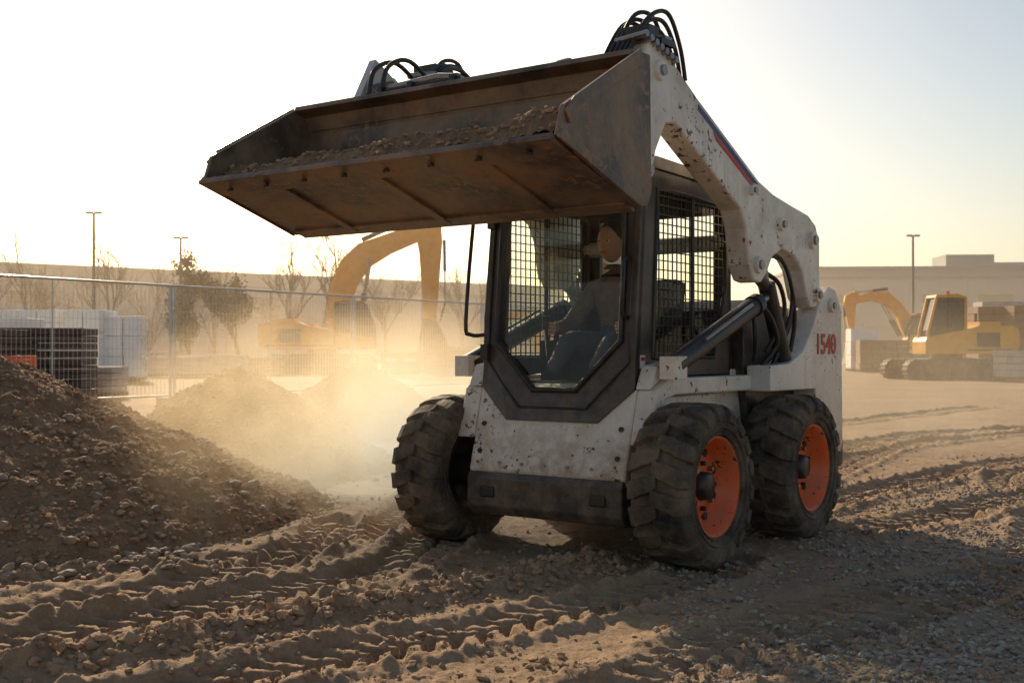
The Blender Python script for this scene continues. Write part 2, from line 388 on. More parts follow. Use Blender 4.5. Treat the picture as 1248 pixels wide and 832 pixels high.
# ------------------------------------------------------------------ SKID STEER LOADER
ROT=math.atan2(-.594,.804)
L=empty('skid_steer_loader',(.30,6.57,-.01),ROT)
def wheel(name,cx,cy,side):
    R=.42; c=(cx,cy,R); g=Geo()
    prof=[(-.11,.235),(-.145,.26),(-.162,.31),(-.157,.36),(-.135,.39),(-.06,.40),(.06,.40),(.135,.39),(.157,.36),(.162,.31),(.145,.26),(.11,.235)]
    g.revolve(prof,(0,0,0),'rubber',72)
    for rr,hh in ((.268,.152),(.30,.162)):
        for sg in (-1,1): g.revolve([(sg*(hh-.004),rr-.006),(sg*(hh+.004),rr-.003),(sg*(hh+.004),rr+.003),(sg*(hh-.004),rr+.006)],(0,0,0),'rubber',72)
    N=18
    for sg in (-1,1):
        for i in range(N):
            a0=2*math.pi*(i+(.5 if sg>0 else 0))/N
            jt=random.uniform(-.004,.004)
            st=[(-.015,.426,.39,-.03,.085),(.03,.428,.39,.03,.10),(.07,.427,.385,.05,.11),(.11,.424,.38,.10,.115),(.148,.408,.36,.115,.12),(.170,.375,.35,.12,.11),(.171,.335,.33,.12,.10)]
            vs=[]
            for (x,ro,ri,da,hw) in st:
                for (r,s2) in ((ri,-1.16),(ro+jt,-.92),(ro+jt,.92),(ri,1.16)):
                    a=a0+da*.9+hw*s2; xx=x if r!=ri else min(x,.155)
                    vs.append((sg*xx,r*math.cos(a),r*math.sin(a)))
            fs=[]
            for q in range(len(st)-1):
                for j in range(4):
                    fs.append((q*4+j,q*4+(j+1)%4,(q+1)*4+(j+1)%4,(q+1)*4+j))
            fs+= [(0,1,2,3),tuple(len(vs)-4+j for j in (3,2,1,0))]
            g.add(vs,fs,'rubber')
    g.obj(name+'_tyre',L,.006,loc=c,rot=(random.random()*6,0,0))
    g=Geo()
    o=side
    prof=[(o*.125,.262),(o*.14,.258),(o*.138,.245),(o*.115,.238),(o*.10,.215),(o*.03,.205),(o*.025,.17),(o*.045,.14),(o*.05,.10),(o*.05,0.0)]
    g.revolve(prof,(0,0,0),'orange',48)
    g.revolve([(-o*.13,.262),(-o*.12,.2),(-o*.02,.19),(-o*.02,0)],(0,0,0),'black',32)
    g.revolve([(o*.05,.075),(o*.09,.07),(o*.10,.055),(o*.10,0)],(0,0,0),'black',24)
    for i in range(8):
        a=2*math.pi*i/8
        p=Vector((o*.045,.115*math.cos(a),.115*math.sin(a)))
        g.tube([p,p+Vector((o*.03,0,0))],.013,'steel' if i%2 else 'black',6)
        a+=math.pi/8; p=Vector((o*.026,.175*math.cos(a),.175*math.sin(a))); g.tube([p,p+Vector((o*.012,0,0))],.022,'black',12)
    g.obj(name+'_rim',L,0,loc=c,rot=(.3*cy,0,0),recalc=True)
WX=.78
wheel('wheel_front_a',WX,0,1); wheel('wheel_front_b',-WX,0,-1); wheel('wheel_rear_a',WX,1.24,1); wheel('wheel_rear_b',-WX,1.24,-1)
g=Geo()
for yy in (0,1.24): g.tube([(-.8,yy,.42),(.8,yy,.42)],.09,'black',16)
g.obj('axles',L)
# chassis
g=Geo()
g.prism([(-.222,.45),(-.10,.905),(.0,.93),(1.0,.93),(1.0,1.0),(2.0,1.0),(2.08,.4),(-.20,.4)],-.51,.51,'white')
g.obj('chassis',L,.012)
g=Geo()
g.prism([(-.205,.20),(-.245,.25),(-.25,.40),(-.232,.437),(.3,.437),(2.1,.397),(2.1,.28),(1.9,.22),(.1,.17)],-.505,.505,'bumper')
g.box((-.36,-.25,.33),(.10,.02,.06),'black'); g.box((.36,-.25,.33),(.10,.02,.06),'black')
g.obj('front_bumper',L,.012)
g=Geo()
for sg in (-1,1):
    g.prism([(-.18,.62),(-.10,.90),(.02,.965),(.9,.965),(1.9,.965),(1.9,.875),(.1,.875),(-.02,.85),(-.06,.62)],sg*.512,sg*.63,'white')
    g.prism([(-.06,.50),(-.06,.86),(.7,.87),(.7,.4),(.3,.4)],sg*.512,sg*.56,'white')
    g.prism([(-.115,.905),(.02,.968),(.22,.968),(.10,1.05),(-.05,1.03)],sg*.505,sg*.60,'white')
g.obj('fenders',L,.01)
g=Geo()
for i,x in enumerate(np.linspace(-.45,.45,7)): 
    p=Vector((x,-.215+.0,.49)); g.tube([p,p+Vector((0,-.008,0))],.009,'steel',8)
for sg in (-1,1):
    for z in (.55,.7): 
        p=Vector((sg*.45,-.222+.266*(z-.45)+.002,z)); g.tube([p,p+Vector((0,-.012,0))],.014,'black',8)
g.obj('bolts',L)
# cab
def yf(z):
    return -.165+(z-.725)*(.05/.175) if z<.9 else -.115+(z-.9)*(.105/1.2)
O=[(-.5,2.09),(.5,2.09),(.5,1.3),(.5,.9),(.3,.725),(-.3,.725),(-.5,.9),(-.5,1.3)]
I=[(-.405,1.99),(.405,1.99),(.41,1.33),(.41,1.16),(.14,.895),(-.14,.895),(-.41,1.16),(-.41,1.33)]
g=Geo()
vs=[(x,yf(z),z) for x,z in O]+[(x,yf(z),z) for x,z in I]+[(x,yf(z)+.05,z) for x,z in O]+[(x,yf(z)+.05,z) for x,z in I]
fs=[]
for i in range(8):
    j=(i+1)%8
    fs+=[(i,j,8+j,8+i),(16+i,24+i,24+j,16+j),(i,16+i,16+j,j),(8+i,8+j,24+j,24+i)]
g.add(vs,fs,'cab')
g.obj('cab_front_frame',L,.008)
g=Geo()
loop=[(x*1.0,yf(z)-.008,z) for x,z in I]; loop.append(loop[0])
g.tube(loop,.016,'black',8)
lo=[(x,yf(z)-.006,z) for (x,z) in [(-.46,2.05),(.46,2.05),(.465,1.3),(.465,1.05),(.22,.80),(-.22,.80),(-.465,1.05),(-.465,1.3)]]; lo.append(lo[0])
g.tube(lo,.007,'black',6)
g.tube([(.44,yf(1.35)-.015,1.28),(.44,yf(1.35)-.06,1.30),(.44,yf(1.6)-.06,1.58),(.44,yf(1.6)-.015,1.6)],.011,'black',8)
for z in (1.1,1.85): g.box((-.475,yf(z)-.015,z),(.05,.04,.09),'black')
g.obj('door_trim',L)
g=Geo(); g.add([(x,yf(z)+.02,z) for x,z in I],[tuple(range(8))],'glass'); g.obj('windscreen',L,recalc=False)
SO=[(-.108,.93),(-.10,1.3),(-.01,2.09),(.5,2.085),(1.02,2.05),(1.02,1.5),(1.02,.97),(.4,.97)]
SI=[(.08,1.07),(.09,1.3),(.13,1.98),(.5,1.975),(.94,1.95),(.94,1.5),(.78,1.07),(.4,1.07)]
def grille(g,x,poly,px=.052,k='black',r=.0035):
    P=poly; 
    def clip(val,ax):
        out=[]
        for i in range(len(P)):
            a,b=P[i],P[(i+1)%len(P)]
            if (a[ax]-val)*(b[ax]-val)<0:
                t=(val-a[ax])/(b[ax]-a[ax]); out.append(a[1-ax]+t*(b[1-ax]-a[1-ax]))
        return sorted(out)
    v=min(p[0] for p in P)+px/2
    while v<max(p[0] for p in P):
        c=clip(v,0)
        if len(c)>=2: g.bb(x-r,x+r,v-r,v+r,c[0],c[-1],k)
        v+=px
    v=min(p[1] for p in P)+px/2
    while v<max(p[1] for p in P):
        c=clip(v,1)
        if len(c)>=2: g.bb(x-r+.002,x+r+.002,c[0],c[-1],v-r,v+r,k)
        v+=px
for sg in (-1,1):
    g=Geo(); x0=sg*.5;x1=sg*.46
    vs=[(x0,a,b) for a,b in SO]+[(x0,a,b) for a,b in SI]+[(x1,a,b) for a,b in SO]+[(x1,a,b) for a,b in SI]
    fs=[]
    for i in range(8):
        j=(i+1)%8
        fs+=[(i,j,8+j,8+i),(16+i,24+i,24+j,16+j),(i,16+i,16+j,j),(8+i,8+j,24+j,24+i)]
    g.add(vs,fs,'cab'); g.obj('cab_side',L,.008)
    g=Geo(); grille(g,sg*.496,SI,.050,r=.003)
    lp=[(sg*.502,a,b) for a,b in SI]; lp.append(lp[0]); g.tube(lp,.012,'black',8)
    g.tube([(sg*.50,.53,1.07),(sg*.50,.53,1.97)],.011,'black',6)
    g.obj('side_grille',L)
    g=Geo(); g.add([(sg*.47,a,b) for a,b in SI],[tuple(range(8))],'glass'); g.obj('side_window',L,recalc=False)
g=Geo()
g.prism([(-.045,2.085),(-.035,2.125),(.1,2.15),(.9,2.12),(1.04,2.08),(1.04,2.04),(.5,2.07)],-.515,.515,'cab')
g.bb(-.5,.5,.98,1.02,.95,1.35,'cab'); g.bb(-.5,-.4,.98,1.02,1.35,2.05,'cab'); g.bb(.4,.5,.98,1.02,1.35,2.05,'cab'); g.bb(-.4,.4,.98,1.02,1.92,2.05,'cab')
g.bb(-.46,.46,0,.98,.932,.94,'black')
g.bb(-.30,-.18,.02,.05,2.10,2.16,'black')
for sx in (-.4,.4): g.box((sx,-.06,2.06),(.12,.05,.06),'black')
g.obj('cab_roof',L,.015)
g=Geo()
g.tube([(-.50,yf(1.95)-.0,1.93),(-.56,yf(1.95)-.06,1.93),(-.575,yf(1.9)-.07,1.86),(-.575,yf(1.3)-.09,1.28),(-.56,yf(1.25)-.06,1.2),(-.50,yf(1.2),1.2)],.012,'black',8,4)
g.obj('grab_handle',L)
g=Geo(); g.box((.502,-.03,1.05),(.003,.05,.07),'decalw'); g.box((.504,-.03,1.065),(.003,.04,.02),'red'); g.obj('warning_label',L)
g=Geo()
g.bb(-.23,.27,.38,.86,.94,1.06,'seat'); g.box((.02,.86,1.28),(.42,.12,.5),'seat',Matrix.Rotation(-.15,3,'X'))
for sx in (-.3,.34): g.bb(sx-.05,sx+.05,.25,.75,.94,1.17,'seat'); g.tube([(sx*.9,.22,1.05),(sx*.85,.17,1.24)],.013,'black',8); g.tube([(sx*.85,.17,1.23),(sx*.84,.165,1.31)],.024,'black',8)
g.bb(.36,.44,-.02,.10,1.7,1.9,'seat')
g.obj('seat_and_controls',L,.02)

# driver
def skinned(name,verts,edges,radii,matk,parent,root=0,sub=2):
    me=bpy.data.meshes.new(name); me.from_pydata(verts,edges,[]); o=bpy.data.objects.new(name,me); scene.collection.objects.link(o); o.parent=parent
    sm=o.modifiers.new('skin','SKIN'); sm.use_smooth_shade=True
    for i,r in enumerate(radii):
        rr=r if isinstance(r,tuple) else (r,r)
        me.skin_vertices[0].data[i].radius=rr
        me.skin_vertices[0].data[i].use_root=(i==root)
    s2=o.modifiers.new('sub','SUBSURF'); s2.levels=sub; s2.render_levels=sub
    me.materials.append(M[matk]); return o
D=empty('driver',(.30,6.57,-.01),ROT)
cx=.02
bv=[(cx,.60,1.12),(cx,.61,1.28),(cx,.57,1.44),(cx,.52,1.545),(cx,.48,1.61),
    (cx+.17,.54,1.47),(cx+.28,.43,1.25),(cx+.265,.26,1.235),(cx-.17,.54,1.47),(cx-.29,.43,1.25),(cx-.28,.26,1.235)]
be=[(0,1),(1,2),(2,3),(3,4),(2,5),(5,6),(6,7),(2,8),(8,9),(9,10)]
skinned('jacket',bv,be,[(.16,.12),(.155,.115),(.15,.11),(.075,.07),(.055,.055),.072,.055,.038,.072,.055,.038],'jacket',D)
lv=[(cx,.60,1.12),(cx+.1,.56,1.13),(cx+.15,.22,1.17),(cx+.14,.10,1.05),(cx+.14,.02,1.0),(cx-.1,.56,1.13),(cx-.15,.22,1.17),(cx-.14,.10,1.05),(cx-.14,.02,1.0)]
skinned('trousers',lv,[(0,1),(1,2),(2,3),(3,4),(0,5),(5,6),(6,7),(7,8)],[.13,.095,.065,.05,.04,.095,.065,.05,.04],'trousers',D)
for sg in (1,-1):
    hx=cx+sg*.265; hp=Vector((hx,.24,1.235))
    skinned('palm',[tuple(hp+Vector((0,.03,0))),tuple(hp),tuple(hp+Vector((0,-.045,.01)))],[(0,1),(1,2)],[.026,.03,.034],'skin',D)
    for i in range(4):
        b=hp+Vector((-sg*.03,-.06,.03-.018*i)); ln=[.9,1,.95,.75][i]
        pts=[b+Vector((sg*.028,.03,0)),b+Vector((sg*.012,-.02*ln,0)),b+Vector((-sg*.015,-.035*ln,-.002)),b+Vector((-sg*.04*ln,-.015,-.004))]
        skinned('finger',[tuple(p) for p in pts],[(0,1),(1,2),(2,3)],[.010,.0095,.009,.008],'skin',D,sub=1)
    pts=[hp+Vector((-sg*.015,0,.02)),hp+Vector((-sg*.04,-.03,.035)),hp+Vector((-sg*.045,-.06,.03))]
    skinned('thumb',[tuple(p) for p in pts],[(0,1),(1,2)],[.013,.011,.009],'skin',D,sub=1)
bm=bmesh.new(); bmesh.ops.create_uvsphere(bm,u_segments=40,v_segments=28,radius=1)
for v in bm.verts:
    x,y_,z=v.co; f=-y_
    X_=x*.074;Y_=y_*.094;Z_=z*.115
    if z<-.2: X_*=1-.35*(-z-.2); Y_-=.012*max(0,f)*(-z); 
    if f>.2:
        nose=math.exp(-((x/.13)**2+((z+.12)/.22)**2)); Y_-=.026*nose
        brow=math.exp(-((z-.18)/.1)**2)*math.exp(-(x/.6)**2); Y_-=.006*brow
        for sx in (-.38,.38): Y_+=.009*math.exp(-(((x-sx)/.18)**2+((z-.02)/.12)**2))
        Y_-=.007*math.exp(-((x/.3)**2+((z+.5)/.08)**2)); Y_-=.008*math.exp(-((x/.3)**2+((z+.85)/.15)**2))
    v.co=(X_,Y_,Z_)
me=bpy.data.meshes.new('head'); bm.to_mesh(me); bm.free(); me.materials.append(M['skin'])
for p in me.polygons: p.use_smooth=True
HP=Vector((cx,.44,1.735)); ho=bpy.data.objects.new('head',me); scene.collection.objects.link(ho); ho.parent=D; ho.location=HP; ho.rotation_euler=(.12,0,0)
def sph(name,loc,sc,matk):
    bm=bmesh.new(); bmesh.ops.create_uvsphere(bm,u_segments=20,v_segments=14,radius=1); me=bpy.data.meshes.new(name); bm.to_mesh(me); bm.free()
    me.materials.append(M[matk]); [setattr(p,'use_smooth',True) for p in me.polygons]
    o=bpy.data.objects.new(name,me); scene.collection.objects.link(o); o.parent=D; o.location=loc; o.scale=sc; return o
for sx in (-.028,.028):
    sph('eye',HP+Vector((sx,-.078,.004)),(.012,.012,.009),'eye'); sph('pupil',HP+Vector((sx,-.088,.004)),(.005,.004,.005),'pupil')
    sph('ear',HP+Vector((sx*2.65,.005,-.005)),(.010,.02,.03),'skin')
sph('mouth',HP+Vector((0,-.088,-.058)),(.022,.006,.004),'red')
sph('hair',HP+Vector((0,.018,.035)),(.08,.095,.10),'hair')

# towers and rear body
g=Geo()
TW=[(1.02,.87),(1.02,1.02),(1.30,1.03),(1.50,1.10),(1.66,1.26),(1.80,1.44),(1.92,1.52),(2.04,1.50),(2.14,1.38),(2.16,.50),(2.10,.42),(1.72,.42),(1.70,.87)]
for sg in (-1,1): 
    g.prism(TW,sg*.60,sg*.75,'white')
    g.tube([(sg*.752,1.95,1.40),(sg*.775,1.95,1.40)],.045,'white',16); g.tube([(sg*.775,1.95,1.40),(sg*.785,1.95,1.40)],.022,'steel',10)
g.obj('rear_upright',L,.014)
g=Geo()
g.prism([(1.06,.95),(1.06,1.30),(1.25,1.42),(1.95,1.36),(2.12,1.2),(2.12,.42),(1.2,.42)],-.56,.56,'cab')
for i in range(9): g.bb(-.4,.4,2.12,2.13,.6+i*.07,.63+i*.07,'black')
g.prism([(2.0,.34),(2.24,.36),(2.24,.52),(2.1,.54)],-.72,.72,'bumper')
g.obj('engine_hood',L,.015)
# arms
AP=[(-.30,2.66),(-.20,2.615),(.131,2.44),(.90,2.085),(1.10,2.03),(1.40,1.985),(1.62,1.955),(1.74,1.90),(1.80,1.78),(1.80,1.45),(1.74,1.38),(1.66,1.38),(1.60,1.44),(1.52,1.60),(1.40,1.69),(1.22,1.715),(1.08,1.66),(1.0,1.56),(.92,1.50),(.83,1.51),(.76,1.60),(.72,1.80),(.66,1.90),(-.10,2.265),(-.20,2.25),(-.30,2.10),(-.36,1.92),(-.46,1.92),(-.48,2.2),(-.44,2.5),(-.38,2.63)]
for sg in (-1,1):
    g=Geo(); g.prism(AP,sg*.60,sg*.74,'white'); g.obj('lift_arm',L,.014)
    g=Geo()
    for (yy,zz,r) in ((1.66,1.80,.055),(1.18,1.86,.04),(.86,1.60,.05),(1.73,1.46,.045),(-.28,2.50,.05),(-.41,1.99,.04),(.78,2.02,.03)):
        g.tube([(sg*.735,yy,zz),(sg*.765,yy,zz)],r,'white',20); g.tube([(sg*.765,yy,zz),(sg*.78,yy,zz)],r*.55,'steel',12)
    g.obj('pin_bosses',L,.004)
    g=Geo()
    def onarm(t,off): 
        a=Vector((.131,2.44));b=Vector((.90,2.085)); p=a+(b-a)*t; n=Vector((-.42,-.907)); return (p.x+n.x*off*.4,p.y-off)
    g.prism([onarm(.02,.03),onarm(.98,.03),onarm(.9,.055),onarm(.02,.06)],sg*.7405,sg*.743,'blue')
    g.prism([onarm(.25,.066),onarm(.88,.06),onarm(.99,.085),onarm(.3,.092)],sg*.7405,sg*.743,'red')
    g.obj('arm_stripe',L)
    g=Geo()
    x=sg*.68
    g.tube([(x,-.02,1.03),(x,.95,1.37)],.055,'black',18); g.tube([(x,.93,1.363),(x,.985,1.382)],.064,'black',18); g.tube([(x,.95,1.37),(x,1.10,1.42)],.028,'steel',12)
    g.box((x,-.02,1.02),(.10,.12,.12),'white'); 
    g.tube([(x,1.12,1.50),(x,1.40,.98)],.052,'black',18); g.tube([(x,.88,1.60),(x,1.16,1.46)],.035,'black',12)
    g.tube([(x,1.10,1.52),(x,1.02,1.75)],.026,'steel',12)
    g.tube([(sg*.74,.22,1.165),(sg*.74,.8,1.37)],.010,'steel',6)
    g.obj('hydraulic_cylinder',L,.004)
    g=Geo()
    H=[[(sg*.66,1.15,1.70),(sg*.72,1.30,1.62),(sg*.73,1.38,1.40),(sg*.70,1.32,1.18),(sg*.66,1.25,1.02)],
       [(sg*.70,1.05,1.66),(sg*.73,1.20,1.66),(sg*.74,1.33,1.52),(sg*.73,1.42,1.30),(sg*.70,1.42,1.1)],
       [(sg*.69,.95,1.42),(sg*.74,1.05,1.30),(sg*.72,1.18,1.15),(sg*.66,1.1,1.02)],
       [(sg*.66,.96,1.36),(sg*.70,.92,1.2),(sg*.66,1.0,1.05)],
       [(sg*.64,1.2,1.1),(sg*.72,1.28,1.32),(sg*.72,1.22,1.5),(sg*.66,1.12,1.58)]]
    for h in H: g.tube(h,.014,'hose',8,6)
    for i in range(6):
        xx=sg*(.60+.028*i); hgt=2.74+.028*(i%3)+.02*random.random()-(.06 if sg<0 else 0)
        g.tube([(xx,.0,2.50),(xx,-.06,2.62+.01*i),(xx-sg*.015,-.16,hgt),(xx-sg*.03,-.32,hgt-.01*i),(xx-sg*.05,-.45,2.60),(xx-sg*.06,-.52,2.45),(xx-sg*.08,-.50,2.25)],.0115,'hose',8,6)
    for i in range(7):
        g.tube([(sg*.58,-.42+.05*i,2.64-.012*i),(sg*.77,-.44+.05*i,2.65-.012*i)],.018,'steel',8)
        g.box((sg*(.60+.024*i),-.20-.03*(i%2),2.66),(.02,.07,.05),'steel')
    g.box((sg*.68,-.36,2.68),(.16,.10,.05),'black'); g.box((sg*.68,-.22,2.65),(.17,.14,.03),'black')
    g.obj('hydraulic_hoses',L)
g=Geo(); g.tube([(-.62,-.40,2.02),(.62,-.40,2.02)],.06,'white',16); g.tube([(-.62,.98,1.75),(.62,.98,1.75)],.05,'white',14)
for sx in (-.42,.42): g.tube([(sx,-.42,2.1),(sx,-.55,2.5),(sx,-.80,2.42)],.035,'black',12,4)
g.obj('arm_crossmember',L)
cu=bpy.data.curves.new('number_decal','FONT'); cu.body='1540'; cu.size=.18; cu.extrude=.0015; cu.offset=.003; cu.space_character=.95; cu.materials.append(M['red'])
to=bpy.data.objects.new('number_decal',cu); scene.collection.objects.link(to); to.parent=L
to.rotation_euler=(math.pi/2,0,math.pi/2); to.location=(.753,1.69,1.09)
# bucket
BW=1.045
g=Geo()
PL=[(-1.66,1.948),(-1.02,1.742),(-.965,1.755),(-.94,1.82),(-.935,2.27),(-.95,2.33)]
vs=[(x,a,b) for x in (-BW,BW) for a,b in PL]; n=len(PL)
g.add(vs,[(i,i+1,n+i+1,n+i) for i in range(n-1)],'bucket')
g.obj('bucket_shell',L,0,solid=.02)
g=Geo()
SP=[(-1.645,1.945),(-1.60,2.075),(-1.54,2.11),(-1.03,2.40),(-.93,2.40),(-.92,1.80),(-.96,1.735),(-1.02,1.728)]
for sg in (-1,1):
    g.prism(SP,sg*(BW-.002),sg*(BW+.022),'bucket')
    g.prism([(-1.61,2.05),(-1.54,2.118),(-1.03,2.408),(-1.0,2.35),(-1.5,2.07),(-1.58,2.0)],sg*(BW+.0225),sg*(BW+.036),'bucket')
    g.prism([(-1.66,1.935),(-1.02,1.722),(-1.02,1.77),(-1.63,1.975)],sg*(BW+.0225),sg*(BW+.036),'bucket')
g.obj('bucket_sides',L,.004)
g=Geo()
g.prism([(-1.055,2.385),(-1.045,2.41),(-.935,2.40),(-.925,2.29),(-.955,2.285),(-.975,2.36)],-BW+.003,BW-.003,'bucket')
Rm=Matrix.Rotation(math.atan2(-.206,.64),3,'X')
g.box((0,-1.60,1.915),(2*BW+.02,.16,.022),'bucket',Rm)
for x in (-.62,0,.62): g.box((x,-1.28,1.808),(.05,.55,.014),'bucket',Rm)
for x in (-.8,-.3,.3,.8): g.box((x,-.928,2.05),(.03,.03,.5),'bucket')
g.box((0,-1.03,1.732),(2*BW-.05,.09,.016),'bucket',Rm)
for x in np.linspace(-.9,.9,8): g.tube([(x,-1.61,1.900),(x,-1.607,1.890)],.016,'black',8)
g.bb(-.55,.55,-.93,-.86,1.82,2.25,'black'); g.bb(-.55,-.40,-.90,-.46,1.84,2.05,'black'); g.bb(.40,.55,-.90,-.46,1.84,2.05,'black')
g.box((-.62,-.80,2.43),(.05,.36,.26),'galv',Matrix.Rotation(-.5,3,'X')); g.box((-.50,-.82,2.42),(.16,.30,.02),'galv',Matrix.Rotation(-.5,3,'X'))
for x in (-.55,-.46): g.tube([(x,-.55,2.5),(x,-.78,2.62),(x,-.95,2.56),(x,-1.0,2.42)],.013,'hose',8,6)
g.tube([(-.45,-1.0,2.425),(.05,-1.0,2.425)],.012,'hose',8); g.tube([(-.42,-.98,2.44),(-.1,-.98,2.455),(.0,-.98,2.44)],.02,'steel',8)
for x in (-.45,-.25,.02): g.box((x,-1.0,2.42),(.03,.06,.05),'black')
g.obj('bucket_parts',L,.003)
nx,ny=220,60; gx,gy=np.meshgrid(np.linspace(-BW+.01,BW-.01,nx),np.linspace(-1.60,-.95,ny)); gx=gx.ravel();gy=gy.ravel()
t=(gy+1.60)/.65
hz=1.945+.11*sstep(0,.25,t)-.02*t+.05*fbm(gx,gy,2.2,3)+.03*np.abs(fbm(gx,gy,14,3,.6))+.03*sstep(.4,.9,gx)-.03*sstep(.3,.9,-gx)
idx=np.arange(nx*ny).reshape(ny,nx); F=np.stack([idx[:-1,:-1].ravel(),idx[:-1,1:].ravel(),idx[1:,1:].ravel(),idx[1:,:-1].ravel()],1)
np_mesh('bucket_soil',np.stack([gx,gy,hz],1),F,'mound',L)
k=rs.choice(len(gx),1100); s=psize(1100,.005,.020,2); scatter('bucket_clods',np.stack([gx[k],gy[k],hz[k]+s*.3],1),s,'clod',I1,.3,L)

# ------------------------------------------------------------------ FENCE
A=Vector((-9.0,21.0,0)); d=Vector((8.2,13,0)); Ln=d.length; d.normalize(); ang=math.atan2(d.y,d.x)
FE=empty('construction_fence',A,ang)
pw=5.7; hF=2.42; g=Geo(); gm=Geo()
for i in range(-3,4):
    x0=i*pw+.252*Ln
    for x in (x0+.05,x0+pw-.05): g.tube([(x,0,.02),(x,0,hF)],.03,'galv',8)
    for z in (.18,hF): g.tube([(x0,0,z),(x0+pw,0,z)],.024,'galv',8)
    g.tube([(x0+pw/2,0,.18),(x0+pw/2,0,hF)],.014,'galv',6)
    g.box((x0,0,.07),(.28,.65,.14),'conc')
    g.box((x0,0,1.9),(.10,.08,.05),'galv')
    for j in range(1,int(pw/.1)): gm.bb(x0+j*.1-.0025,x0+j*.1+.0025,-.0025,.0025,.18,hF,'galv')
    for j in range(1,12): gm.bb(x0,x0+pw,.003,.008,.18+j*.19-.0025,.18+j*.19+.0025,'galv')
g.obj('fence_frames',FE); gm.obj('fence_mesh',FE)

